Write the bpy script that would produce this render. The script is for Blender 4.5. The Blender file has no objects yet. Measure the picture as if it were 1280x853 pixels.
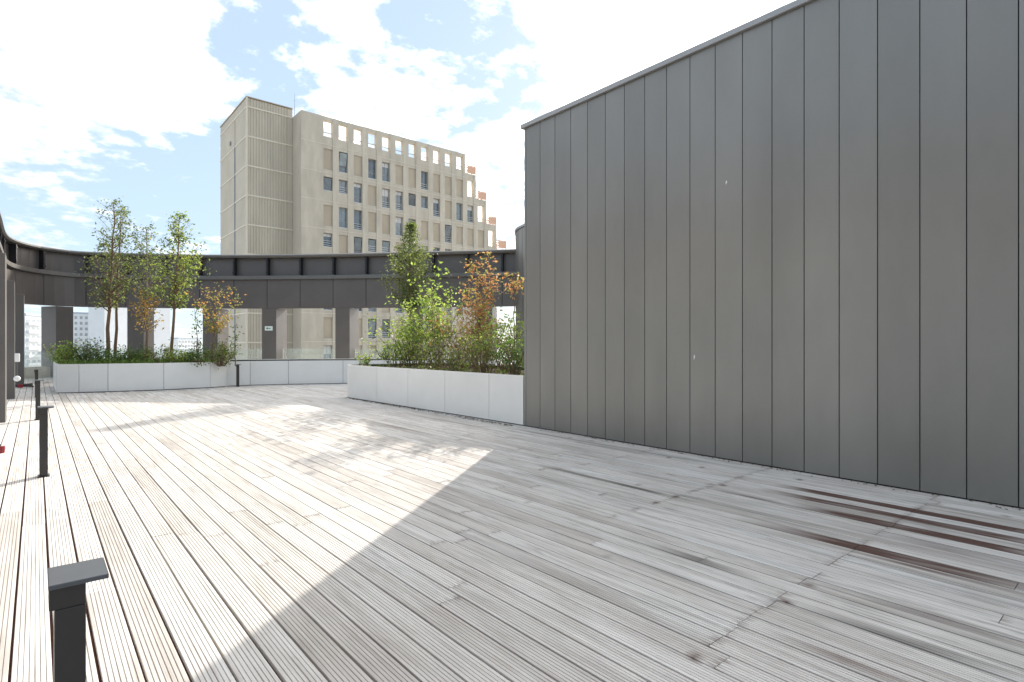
import bpy, math, random
from mathutils import Vector, noise as mnoise
R = math.radians
scene = bpy.context.scene
COL = scene.collection

# ------------------------------------------------------------------ camera
F = 700.0; HOR = 431.0; CX = 640.0; CH = 1.4          # focal length in photo pixels, horizon row, eye height
SY, CY = 0.6477, 0.7619                               # sine / cosine of the heading (clockwise from +Y)
cam = bpy.data.cameras.new("camera"); cam_o = bpy.data.objects.new("camera", cam); COL.objects.link(cam_o)
cam.sensor_width = 36; cam.sensor_fit = 'HORIZONTAL'; cam.lens = F/1280*36
cam.shift_y = (HOR-426.5)/1280
cam.clip_start = .05; cam.clip_end = 6000
cam_o.location = (0, 0, CH); cam_o.rotation_euler = (R(90), 0, -math.atan2(SY, CY))
scene.camera = cam_o

# ------------------------------------------------------------------ light and exposure
SUN_EL = R(25.1); SUN_AZ = math.atan2(.793, .609)     # azimuth clockwise from +Y
SUN_DIR = Vector((math.sin(SUN_AZ)*math.cos(SUN_EL), math.cos(SUN_AZ)*math.cos(SUN_EL), math.sin(SUN_EL)))
EXPOSURE = 1.47
scene.view_settings.view_transform = 'Standard'
scene.view_settings.look = 'None'
scene.view_settings.exposure = EXPOSURE
scene.view_settings.gamma = 1
scene.view_settings.use_curve_mapping = False
sun = bpy.data.lights.new("sun", 'SUN'); sun.energy = 2.5; sun.angle = R(.5); sun.color = (1, .94, .84)
sun_o = bpy.data.objects.new("sun", sun); COL.objects.link(sun_o)
sun_o.rotation_euler = SUN_DIR.to_track_quat('Z', 'Y').to_euler(); sun_o.location = (20, 15, 20)

world = bpy.data.worlds.new("World"); scene.world = world; world.use_nodes = True
nt = world.node_tree; nt.nodes.clear()
def WN(t, **k):
    n = nt.nodes.new(t)
    for a, b in k.items(): setattr(n, a, b)
    return n
def wl(a, b): nt.links.new(a, b)
def wmath(op, a, b=None, c=None, clamp=False):
    n = WN('ShaderNodeMath', operation=op); n.use_clamp = clamp
    for i, v in enumerate((a, b, c)):
        if v is None: continue
        if isinstance(v, (int, float)): n.inputs[i].default_value = v
        else: wl(v, n.inputs[i])
    return n.outputs[0]
sky = WN('ShaderNodeTexSky', sky_type='NISHITA'); sky.sun_disc = False
sky.sun_elevation = SUN_EL; sky.sun_rotation = SUN_AZ
sky.altitude = 50; sky.air_density = 1.0; sky.dust_density = .3; sky.ozone_density = 2.0
bg = WN('ShaderNodeBackground'); bg.inputs[1].default_value = .08
wl(sky.outputs[0], bg.inputs[0])
geo = WN('ShaderNodeNewGeometry')
neg = WN('ShaderNodeVectorMath', operation='SCALE'); neg.inputs['Scale'].default_value = -1
tc = WN('ShaderNodeTexCoord')
D = tc.outputs['Generated']                            # the direction looked at, in the world's own axes
sep = WN('ShaderNodeSeparateXYZ'); wl(D, sep.inputs[0])
zz = wmath('ADD', wmath('MAXIMUM', sep.outputs[2], 0.0), .22)
comb = WN('ShaderNodeCombineXYZ')
wl(wmath('DIVIDE', sep.outputs[0], zz), comb.inputs[0]); wl(wmath('DIVIDE', sep.outputs[1], zz), comb.inputs[1])
n1 = WN('ShaderNodeTexNoise'); n1.inputs['Scale'].default_value = 3.4; n1.inputs['Detail'].default_value = 11
n1.inputs['Roughness'].default_value = .62; n1.inputs['Distortion'].default_value = .35
wl(comb.outputs[0], n1.inputs['Vector'])
n2 = WN('ShaderNodeTexNoise'); n2.inputs['Scale'].default_value = 11; n2.inputs['Detail'].default_value = 8
n2.inputs['Roughness'].default_value = .6
wl(comb.outputs[0], n2.inputs['Vector'])
def sky_dir(px, py):
    r = (px-CX)/F; u = (HOR-py)/F
    return Vector((CY*r+SY, -SY*r+CY, u)).normalized()
def blob(px, py, rad, amt):                            # a soft bank of cloud (or of clear sky) in one direction of the sky
    d = sky_dir(px, py)
    dot = WN('ShaderNodeVectorMath', operation='DOT_PRODUCT'); wl(D, dot.inputs[0]); dot.inputs[1].default_value = d
    mr = WN('ShaderNodeMapRange', interpolation_type='SMOOTHSTEP')
    mr.inputs['From Min'].default_value = math.cos(R(rad)); mr.inputs['From Max'].default_value = 1
    mr.inputs['To Min'].default_value = 0; mr.inputs['To Max'].default_value = amt
    wl(dot.outputs['Value'], mr.inputs['Value'])
    return mr.outputs[0]
BLOBS = [(90, 55, 14, .18), (20, 10, 11, .03), (205, 95, 6, .12), (-150, 60, 16, .14),
         (450, 120, 7, .09), (560, 80, 6, .05), (610, 250, 9, .15), (810, 60, 11, .26), (440, 20, 3, .12), (540, 110, 5, .06),
         (345, 60, 8, -.12), (290, 20, 6, -.10), (150, 235, 11, -.16), (240, 205, 9, -.14), (20, 210, 8, -.12),
         (50, 300, 5, .11), (215, 300, 5, .09), (565, 165, 3.5, -.12), (530, 25, 5, -.07), (470, 60, 4, -.04), (620, 110, 5, -.03),
         (1200, -300, 45, .22), (-500, -700, 50, .20), (2600, 100, 60, .25), (640, -1500, 40, .2)]
acc = n1.outputs[0]
acc = wmath('ADD', acc, wmath('MULTIPLY', wmath('SUBTRACT', n2.outputs[0], .5), .85))
for b in BLOBS: acc = wmath('ADD', acc, blob(*b))
mr = WN('ShaderNodeMapRange', interpolation_type='SMOOTHSTEP')
mr.inputs['From Min'].default_value = .47; mr.inputs['From Max'].default_value = .92
wl(acc, mr.inputs['Value'])
cloud_mask = mr.outputs[0]
# clouds are lit from behind: brighter the nearer they stand to the sun
dots = WN('ShaderNodeVectorMath', operation='DOT_PRODUCT'); wl(D, dots.inputs[0]); dots.inputs[1].default_value = SUN_DIR
mrs = WN('ShaderNodeMapRange', interpolation_type='SMOOTHSTEP')
mrs.inputs['From Min'].default_value = .55; mrs.inputs['From Max'].default_value = 1
mrs.inputs['To Min'].default_value = .36; mrs.inputs['To Max'].default_value = 1.15
wl(dots.outputs['Value'], mrs.inputs['Value'])
bgc = WN('ShaderNodeBackground'); bgc.inputs[0].default_value = (1, .965, .92, 1)
wl(wmath('MULTIPLY', mrs.outputs[0], wmath('MULTIPLY_ADD', n2.outputs[0], 1.55, .66)), bgc.inputs[1])
# thin high veil over the blue
bgv = WN('ShaderNodeBackground'); bgv.inputs[0].default_value = (.66, .82, 1, 1); bgv.inputs[1].default_value = .365
mv = WN('ShaderNodeMixShader'); mv.inputs[0].default_value = .80
wl(bg.outputs[0], mv.inputs[1]); wl(bgv.outputs[0], mv.inputs[2])
mix = WN('ShaderNodeMixShader'); wl(cloud_mask, mix.inputs[0]); wl(mv.outputs[0], mix.inputs[1]); wl(bgc.outputs[0], mix.inputs[2])
wo = WN('ShaderNodeOutputWorld'); wl(mix.outputs[0], wo.inputs[0])
for n in (geo, neg): nt.nodes.remove(n)

# ------------------------------------------------------------------ helpers
rnd = random.Random(7)
def tag(o, label=None, cat=None, group=None, kind=None):
    if label: o['label'] = label
    if cat: o['category'] = cat
    if group: o['group'] = group
    if kind: o['kind'] = kind
    return o
def empty(name, loc=(0, 0, 0), rz=0):
    o = bpy.data.objects.new(name, None); COL.objects.link(o); o.location = loc; o.rotation_euler = (0, 0, rz)
    o.empty_display_size = .2
    return o
class MB:
    """collects faces, then links them as one mesh object"""
    def __init__(s): s.v = []; s.f = []; s.m = []
    def face(s, pts, mi=0):
        n = len(s.v); s.v += [tuple(p) for p in pts]; s.f.append(tuple(range(n, n+len(pts)))); s.m.append(mi)
    def box(s, x0, x1, y0, y1, z0, z1, mi=0, fn=None):
        c = [(x0,y0,z0),(x1,y0,z0),(x1,y1,z0),(x0,y1,z0),(x0,y0,z1),(x1,y0,z1),(x1,y1,z1),(x0,y1,z1)]
        s.hexa(c, mi, fn)
    def hexa(s, c, mi=0, fn=None):
        if fn: c = [fn(*p) for p in c]
        n = len(s.v); s.v += [tuple(p) for p in c]
        for q in ((0,3,2,1),(4,5,6,7),(0,1,5,4),(1,2,6,5),(2,3,7,6),(3,0,4,7)):
            s.f.append(tuple(n+i for i in q)); s.m.append(mi)
    def tube(s, pts, rads, sides=6, mi=0, cap=True):
        rings = []
        up = Vector((.13, .21, 1)).normalized()
        for i, p in enumerate(pts):
            p = Vector(p)
            a = Vector(pts[max(i-1, 0)]); b = Vector(pts[min(i+1, len(pts)-1)])
            d = (b-a).normalized()
            e = d.cross(up)
            if e.length < .05: e = d.cross(Vector((1, 0, 0)))
            e.normalize(); g = d.cross(e)
            n = len(s.v)
            for k in range(sides):
                t = 2*math.pi*k/sides
                s.v.append(tuple(p+(e*math.cos(t)+g*math.sin(t))*rads[i]))
            rings.append(n)
        for i in range(len(rings)-1):
            for k in range(sides):
                a, b = rings[i], rings[i+1]; k2 = (k+1) % sides
                s.f.append((a+k, a+k2, b+k2, b+k)); s.m.append(mi)
        if cap:
            s.f.append(tuple(rings[0]+k for k in range(sides))[::-1]); s.m.append(mi)
            s.f.append(tuple(rings[-1]+k for k in range(sides))); s.m.append(mi)
    def sweep(s, path, prof, mi=0, closed_prof=True, caps=True):
        """path: list of (pos2d, normal2d); prof: list of (n, z) around"""
        rings = []
        for p, nrm in path:
            n = len(s.v)
            for (a, z) in prof: s.v.append((p[0]+nrm[0]*a, p[1]+nrm[1]*a, z))
            rings.append(n)
        k = len(prof); last = k if closed_prof else k-1
        for a, b in zip(rings, rings[1:]):
            for i in range(last):
                j = (i+1) % k
                s.f.append((a+i, b+i, b+j, a+j)); s.m.append(mi)
        if caps:
            s.f.append(tuple(rings[0]+i for i in range(k))); s.m.append(mi)
            s.f.append(tuple(rings[-1]+i for i in range(k))[::-1]); s.m.append(mi)
    def build(s, name, mats, parent=None, smooth=False, bevel=0, fix=False):
        me = bpy.data.meshes.new(name); me.from_pydata(s.v, [], s.f)
        if not isinstance(mats, (list, tuple)): mats = [mats]
        for m in mats: me.materials.append(m)
        if any(s.m): me.polygons.foreach_set('material_index', s.m)
        if smooth: me.polygons.foreach_set('use_smooth', [True]*len(s.f))
        me.update()
        if fix:
            import bmesh
            bm = bmesh.new(); bm.from_mesh(me); bmesh.ops.recalc_face_normals(bm, faces=bm.faces); bm.to_mesh(me); bm.free()
        o = bpy.data.objects.new(name, me); COL.objects.link(o)
        if parent: o.parent = parent
        if bevel:
            b = o.modifiers.new('bevel', 'BEVEL'); b.width = bevel; b.segments = 2; b.limit_method = 'ANGLE'
        return o
def copy_tree(o, parent=None):
    c = o.copy(); COL.objects.link(c)
    if parent: c.parent = parent
    for ch in o.children: copy_tree(ch, c)
    return c
def at(px, Z):                        # ground position of a photo column at depth Z
    r = (px-CX)/F*Z
    return CY*r+SY*Z, -SY*r+CY*Z
def at_x(px, X):                      # ... where that column meets the plane X
    q = (px-CX)/F
    return X, X*(CY-SY*q)/(CY*q+SY)
def ground(px, py):
    return at(px, F*CH/(py-HOR))
def depth(x, y): return SY*x+CY*y
def height(py, Z): return CH+(HOR-py)/F*Z

# ------------------------------------------------------------------ materials
def new_mat(name):
    m = bpy.data.materials.new(name); m.use_nodes = True
    t = m.node_tree; b = t.nodes['Principled BSDF']
    return m, t, b
def nd(t, typ, **k):
    n = t.nodes.new(typ)
    for a, b in k.items(): setattr(n, a, b)
    return n
def ramp(t, fac, stops):
    r = nd(t, 'ShaderNodeValToRGB'); e = r.color_ramp.elements
    while len(e) < len(stops): e.new(.5)
    for el, (p, c) in zip(e, stops): el.position = p; el.color = (*c, 1)
    t.links.new(fac, r.inputs[0]); return r.outputs[0]
def mixc(t, a, b, fac, mode='MIX'):
    n = nd(t, 'ShaderNodeMix', data_type='RGBA', blend_type=mode)
    for sock, v in ((n.inputs[6], a), (n.inputs[7], b), (n.inputs[0], fac)):
        if isinstance(v, (int, float)): sock.default_value = v
        elif isinstance(v, tuple): sock.default_value = (*v, 1)
        else: t.links.new(v, sock)
    return n.outputs[2]
def noise_n(t, scale, detail=4, rough=.55, stretch=None, coord='Object', offs=None):
    c = nd(t, 'ShaderNodeTexCoord'); v = c.outputs[coord]
    if stretch:
        mp = nd(t, 'ShaderNodeMapping'); mp.inputs['Scale'].default_value = stretch; t.links.new(v, mp.inputs[0]); v = mp.outputs[0]
    n = nd(t, 'ShaderNodeTexNoise'); n.inputs['Scale'].default_value = scale; n.inputs['Detail'].default_value = detail
    n.inputs['Roughness'].default_value = rough; t.links.new(v, n.inputs['Vector'])
    return n.outputs[0]
def bump(t, b, h, strength, dist=.01):
    n = nd(t, 'ShaderNodeBump'); n.inputs['Strength'].default_value = strength; n.inputs['Distance'].default_value = dist
    t.links.new(h, n.inputs['Height']); t.links.new(n.outputs[0], b.inputs['Normal'])
def simple(name, col, rough=.6, metal=0, var=.12, scale=3, island=0, bmp=0, bscale=40, stretch=None):
    m, t, b = new_mat(name)
    b.inputs['Roughness'].default_value = rough; b.inputs['Metallic'].default_value = metal
    f = noise_n(t, scale, 6, .6, stretch)
    c = ramp(t, f, [(.25, tuple(x*(1-var) for x in col)), (.75, tuple(min(1, x*(1+var)) for x in col))])
    if island:
        g = nd(t, 'ShaderNodeNewGeometry')
        k = ramp(t, g.outputs['Random Per Island'], [(0, (1-island,)*3), (1, (1,)*3)])
        c = mixc(t, c, k, 1.0, 'MULTIPLY')
    t.links.new(c, b.inputs['Base Color'])
    if bmp: bump(t, b, noise_n(t, bscale, 4, .6), bmp, .01)
    return m

M_planter = simple('white_panel', (.84, .825, .795), .55, 0, .04, 1.5, .05)
M_joint = simple('dark_joint', (.05, .05, .05), .8)
M_soil = simple('soil', (.17, .13, .095), .95, 0, .4, 14, bmp=.7, bscale=30)
M_gravel = simple('pale_gravel', (.55, .5, .38), .9, 0, .25, 30, bmp=.5, bscale=60)
M_ring = simple('bronze_grey_metal', (.145, .13, .122), .42, .25, .10, 1.2, .12)
M_ring_dark = simple('black_metal', (.022, .022, .026), .5, .2, .1)
M_ring_rail = simple('grey_metal_edge', (.17, .16, .15), .4, .4, .08, 2)
M_post = simple('bronze_grey_post', (.135, .122, .114), .42, .25, .12, 1.0)
M_bollard = simple('anthracite_paint', (.042, .038, .036), .4, .3, .12, 8)
M_boll_cap = simple('anthracite_cap', (.105, .112, .12), .38, .5, .08, 8)
M_conc = simple('beige_concrete', (.54, .482, .395), .85, 0, .17, 1.3, .05, .25, 6, (1, 1, .3))
M_conc_d = simple('beige_concrete_infill', (.475, .405, .31), .88, 0, .10, .6, .06)
M_conc_rib = simple('ribbed_concrete', (.53, .475, .385), .88, 0, .14, .5, .07, stretch=(1, 1, .25))
M_conc_side = simple('side_concrete', (.54, .48, .39), .88, 0, .10, .4, .05)
M_band = simple('concrete_band', (.68, .62, .52), .85, 0, .08, .6)
M_orange = simple('terracotta_rail', (.70, .43, .30), .7, 0, .1)
M_white = simple('white_plastic', (.8, .8, .79), .4, 0, .03)
M_winframe = simple('grey_window_frame', (.30, .31, .32), .5, .2, .06)
M_sillguard = simple('pale_sill_guard', (.62, .64, .64), .5, 0, .05)
M_blind = simple('white_blind', (.7, .68, .66), .6, 0, .05)
M_city = simple('haze_pale_render', (.72, .73, .74), .85, 0, .06, .1)  # white walls, made extra pale in the colour to stand in for haze
M_cityw = simple('distant_window', (.36, .38, .41), .3, 0, .15, .4)
M_cityroof = simple('slate_blue_roof', (.42, .47, .54), .7, 0, .1, .2)
M_red = simple('red_plastic', (.26, .015, .025), .4, 0, .05)
M_green = simple('sign_green', (.03, .16, .09), .5, 0, .02)
M_signw = simple('sign_white', (.72, .8, .76), .4, 0, .02)
M_bark = simple('brown_bark', (.20, .13, .085), .9, 0, .3, 12, bmp=.5, bscale=25, stretch=(1, 1, .3))
M_bark_g = simple('grey_bark', (.24, .20, .155), .9, 0, .3, 12, bmp=.5, bscale=25, stretch=(1, 1, .3))
M_ground = simple('distant_city_ground', (.42, .43, .42), .95, 0, .3, .02)
M_under = simple('red_brown_subframe', (.16, .062, .045), .9, 0, .3, 3)
M_dirt = simple('dry_leaf_dirt', (.14, .10, .07), .95, 0, .4, 20)
M_drop = simple('bird_dropping', (.75, .74, .70), .8, 0, .05)

def glass(name, col, rough=.03, spec=.5):
    m, t, b = new_mat(name)
    b.inputs['Base Color'].default_value = (*col, 1); b.inputs['Roughness'].default_value = rough
    b.inputs['Specular IOR Level'].default_value = spec
    return m
M_pane = glass('window_glass', (.055, .085, .105), .05, 1.0)
_t = M_pane.node_tree; _b = _t.nodes['Principled BSDF']; _b.inputs['IOR'].default_value = 1.65
_oi = nd(_t, 'ShaderNodeObjectInfo')
_c = mixc(_t, ramp(_t, _oi.outputs['Random'], [(0, (.03, .045, .055)), (.5, (.09, .13, .155)), (1, (.2, .25, .27))]), ramp(_t, noise_n(_t, 2.2, 3, .5), [(.35, (.75,)*3), (.65, (1.2,)*3)]), 1.0, 'MULTIPLY')  # blotches in the pane colour imitate reflected clouds
_t.links.new(_c, _b.inputs['Base Color']); bump(_t, _b, noise_n(_t, 1.2, 2, .5), .15, .05)
m, t, b = new_mat('clear_glass'); M_glass = m
b.inputs['Base Color'].default_value = (.93, .97, .96, 1); b.inputs['Roughness'].default_value = .02
b.inputs['Transmission Weight'].default_value = 1; b.inputs['IOR'].default_value = 1.02
tr = nd(t, 'ShaderNodeBsdfTransparent'); tr.inputs[0].default_value = (.93, .96, .95, 1)
gl = nd(t, 'ShaderNodeBsdfGlossy'); gl.inputs[0].default_value = (1, 1, 1, 1); gl.inputs['Roughness'].default_value = .03
df = nd(t, 'ShaderNodeBsdfDiffuse'); df.inputs[0].default_value = (.8, .85, .84, 1)
fr = nd(t, 'ShaderNodeFresnel'); fr.inputs[0].default_value = 1.45
x1 = nd(t, 'ShaderNodeMixShader'); t.links.new(fr.outputs[0], x1.inputs[0]); t.links.new(tr.outputs[0], x1.inputs[1]); t.links.new(gl.outputs[0], x1.inputs[2])
x2 = nd(t, 'ShaderNodeMixShader'); x2.inputs[0].default_value = .10; t.links.new(x1.outputs[0], x2.inputs[1]); t.links.new(df.outputs[0], x2.inputs[2])
t.links.new(x2.outputs[0], t.nodes['Material Output'].inputs[0])

# satin cladding of the big wall: slight oil-canning, a tone per panel
m, t, b = new_mat('satin_grey_cladding'); M_clad = m
g = nd(t, 'ShaderNodeNewGeometry')
c = ramp(t, g.outputs['Random Per Island'], [(0, (.25, .243, .226)), (1, (.278, .27, .252))])
c = mixc(t, c, ramp(t, noise_n(t, 1.1, 5, .6, (1, 1, .35)), [(.3, (.9, .9, .9)), (.7, (1.06, 1.06, 1.06))]), 1.0, 'MULTIPLY')
t.links.new(c, b.inputs['Base Color'])
b.inputs['Metallic'].default_value = .6
t.links.new(ramp(t, noise_n(t, 2.5, 5, .6, (1, 1, .2)), [(.3, (.36,)*3), (.7, (.46,)*3)]), b.inputs['Roughness'])
bump(t, b, noise_n(t, .9, 2, .4, (1, 1.6, .5)), .12, .05)
M_coping = simple('coping_metal', (.36, .36, .355), .4, .5, .05, 2)

# weathered grooved timber
m, t, b = new_mat('weathered_grooved_timber'); M_wood = m
g = nd(t, 'ShaderNodeNewGeometry')
isl = g.outputs['Random Per Island']
base = ramp(t, isl, [(0, (.64, .60, .56)), (.2, (.72, .685, .645)), (.55, (.77, .735, .695)), (.85, (.74, .72, .69)), (1, (.67, .625, .58))])
grain = noise_n(t, 22, 6, .65, (1, .045, 1))
base = mixc(t, base, ramp(t, grain, [(.28, (.74, .71, .69)), (.5, (.97, .97, .97)), (.75, (1.1, 1.1, 1.1))]), 1.0, 'MULTIPLY')
blot = noise_n(t, 1.6, 6, .62, (1, .4, 1))
fgr = noise_n(t, 75, 5, .7, (1, .018, 1))
base = mixc(t, base, ramp(t, fgr, [(.3, (.80, .775, .755)), (.5, (1, 1, 1)), (.72, (1.05, 1.05, 1.05))]), 1.0, 'MULTIPLY')
base = mixc(t, base, ramp(t, blot, [(.3, (.82, .80, .78)), (.55, (1, 1, 1)), (.8, (1.05, 1.05, 1.06))]), 1.0, 'MULTIPLY')
at_n = nd(t, 'ShaderNodeAttribute', attribute_name='wear')
sp = nd(t, 'ShaderNodeSeparateColor'); t.links.new(at_n.outputs['Color'], sp.inputs[0])
base = mixc(t, base, (.13, .075, .06), sp.outputs[0])           # bare brown board
base = mixc(t, base, (.17, .155, .14), sp.outputs[1])            # grey weather streaks
base = mixc(t, base, (.085, .05, .04), sp.outputs[2])            # dark tint painted into the grooves
t.links.new(base, b.inputs['Base Color']); b.inputs['Roughness'].default_value = .8
b.inputs['Specular IOR Level'].default_value = .25
bump(t, b, grain, .25, .004)

for _n in [q for q in t.nodes if q.bl_idname == 'ShaderNodeMapping']:
    _src = _n.inputs[0].links[0].from_socket
    _ad = nd(t, 'ShaderNodeVectorMath', operation='ADD'); _sc = nd(t, 'ShaderNodeMath', operation='MULTIPLY'); _sc.inputs[1].default_value = 97.0
    t.links.new(isl, _sc.inputs[0]); t.links.new(_src, _ad.inputs[0]); t.links.new(_sc.outputs[0], _ad.inputs[1]); t.links.new(_ad.outputs[0], _n.inputs[0])

def leaf_mat(name, stops, trans=.4):
    m, t, b = new_mat(name)
    g = nd(t, 'ShaderNodeNewGeometry')
    c = ramp(t, g.outputs['Random Per Island'], stops)
    t.links.new(c, b.inputs['Base Color']); b.inputs['Roughness'].default_value = .5
    tl = nd(t, 'ShaderNodeBsdfTranslucent')
    t.links.new(mixc(t, c, (1.9, 1.9, 1.1), 1.0, 'MULTIPLY'), tl.inputs[0])
    mx = nd(t, 'ShaderNodeMixShader'); mx.inputs[0].default_value = trans
    t.links.new(b.outputs[0], mx.inputs[1]); t.links.new(tl.outputs[0], mx.inputs[2])
    t.links.new(mx.outputs[0], t.nodes['Material Output'].inputs[0])
    return m
L_grey = leaf_mat('grey_green_leaves', [(0, (.05, .07, .035)), (.5, (.10, .13, .06)), (1, (.19, .22, .11))], 0.45)
L_sage = leaf_mat('sage_leaves', [(0, (.055, .08, .035)), (.5, (.12, .155, .06)), (1, (.23, .26, .11))], .45)
L_green = leaf_mat('green_leaves', [(0, (.06, .09, .03)), (.5, (.13, .18, .055)), (.9, (.24, .28, .10)), (1, (.30, .26, .09))], 0.5)
L_bright = leaf_mat('yellow_green_leaves', [(0, (.10, .16, .04)), (.5, (.21, .30, .08)), (1, (.36, .42, .16))], 0.5)
L_dark = leaf_mat('dark_green_leaves', [(0, (.035, .075, .02)), (.5, (.075, .15, .035)), (1, (.16, .26, .07))], 0.4)
L_gold = leaf_mat('gold_autumn_leaves', [(0, (.13, .13, .04)), (.35, (.30, .19, .06)), (.7, (.42, .24, .09)), (1, (.20, .20, .07))], .45)
L_orange = leaf_mat('orange_autumn_leaves', [(0, (.15, .19, .06)), (.5, (.25, .25, .09)), (.7, (.40, .24, .09)), (1, (.37, .17, .08))], 0.45)
L_rust = leaf_mat('rust_autumn_leaves', [(0, (.19, .22, .08)), (.3, (.28, .22, .10)), (.5, (.36, .19, .11)), (.8, (.34, .14, .09)), (1, (.40, .27, .16))], .45)
L_grass = leaf_mat('grass_blades', [(0, (.07, .13, .03)), (.6, (.15, .26, .06)), (1, (.28, .34, .11))], 0.4)

# ------------------------------------------------------------------ deck (structure)
PITCH = .145
x_first = .0625-PITCH*28+.00375
rng = random.Random(21)
streaks = []                               # (x centre, half width, y from, y to, kind, strength) of stained board runs
def streak(p0, p1, hw, kind, amt, soft=.5):
    a = ground(*p0); c = ground(*p1); streaks.append(((a[0]+c[0])/2, hw, min(a[1], c[1]), max(a[1], c[1]), kind, amt, soft))
streak((985, 608), (1330, 676), .055, 0, .95)
streak((965, 614), (1330, 690), .055, 0, .85)
streak((1000, 633), (1330, 704), .05, 0, .95)
streak((1060, 660), (1330, 722), .05, 0, .42, .9)
streak((960, 651), (1330, 743), .05, 0, .9, .8)
streak((1010, 672), (1330, 760), .02, 0, .6, .9)
streak((1110, 752), (1240, 795), .045, 0, .45)
streak((985, 798), (1130, 856), .03, 0, .6)
streak((810, 682), (925, 714), .04, 1, .8)
streak((680, 584), (856, 623), .035, 1, .75)
streak((1000, 765), (1280, 845), .03, 1, .7)
streak((1060, 780), (1280, 838), .02, 1, .6)
streak((760, 690), (900, 740), .03, 1, .4)
streak((820, 610), (1000, 655), .03, 1, .45)
streak((900, 612), (985, 632), .03, 0, .4)
streak((655, 536), (880, 582), .03, 1, .5)
spots = []
for px, py, s in [(836,572,1),(876,584,1),(905,607,.9),(886,605,.7),(839,594,.8),(888,609,.9),(845,621,1),(822,629,1),(868,614,.6),
                  (798,606,.5),(738,551,.9),(722,553,.7),(712,547,.7),(926,597,.9),(1000,600,.9),(1145,636,1),(1118,652,.8),(1070,690,.8),
                  (1010,730,.9),(980,752,1),(872,822,1),(1254,645,1),(700,570,.5),(672,572,.5),(650,562,.6),(660,628,.4),(797,637,.5),
                  (760,696,.3),(675,688,.35),(640,575,.3)]:
    x, y = ground(px, py); spots.append((x, y, s))
def wear(x, y):
    br = gr = 0
    for (sx, hw, y0, y1, kind, amt, soft) in streaks:
        d = abs(x-sx)
        if hw >= .05:
            if int((sx-x_first)/PITCH) != int((x-x_first)/PITCH): continue
            d = 0
        elif d > hw*2.2: continue
        e = min(y-y0, y1-y)/soft
        if e <= -.3: continue
        w = max(0, min(1, e+.3))*max(0, min(1, (hw*1.35-d)/(hw*.45)))
        w *= amt*(1.1+.5*mnoise.noise(Vector((x*25, y*2.5, 3.1))))
        if kind == 0: br = max(br, w)
        else: gr = max(gr, w)
    for (sx, sy_, s) in spots:
        dx, dy = (x-sx)/.04, (y-sy_)/.024
        q = dx*dx+dy*dy
        if q < 3: br = max(br, .95*s*max(0, 1.0-q*.55+.5*mnoise.noise(Vector((x*60, y*60, 0)))))
    bi_ = int((x-x_first)/PITCH)
    n = mnoise.noise(Vector((bi_*7.77+x*3, y*.5, 8.2)))+.55*mnoise.noise(Vector((x*42, y*1.3, bi_*1.7)))
    side = max(0, min(1, (x-1.0)/2.5))
    gr = max(gr, side*max(0, min(.5, (n-.45)*1.6)))
    gr = max(gr, (.25+.5*side)*max(0, min(.5, (mnoise.noise(Vector((x*75, y*2.2, bi_*2.3)))+.4*mnoise.noise(Vector((x*150, y*9, bi_*.7)))-.28)*2.2)))
    n2 = mnoise.noise(Vector((bi_*5.1+x*4, y*.45, 4.4)))
    br = max(br, side*.5*max(0, min(.6, (n2-.45)*2.5)))
    return max(0, min(1, br)), max(0, min(1, gr))
verts = []; faces = []; wear_groove = []
GW, GD, NG = .0027, .0045, 6                # groove width, depth and number per board
BWID = PITCH-.0125
prof = [(0, -.022), (0, -.0015), (.0015, 0)]
pit = BWID/(NG+1)
isgr = [0, 0, 0]
for k in range(1, NG+1):
    xc = k*pit
    prof += [(xc-GW/2-.001, 0), (xc-GW/2+.0006, -GD), (xc+GW/2-.0006, -GD), (xc+GW/2+.001, 0)]; isgr += [0, 1, 1, 0]
prof += [(BWID-.0015, 0), (BWID, -.0015), (BWID, -.022)]; isgr += [0, 0, 0]
K = len(prof)
x_first = .0625-PITCH*28+.00375
nb = int((17-x_first)/PITCH)
def rear_limit(x): return 32.5 if x < 6 else 32.5-(x-6)*1.0
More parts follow.
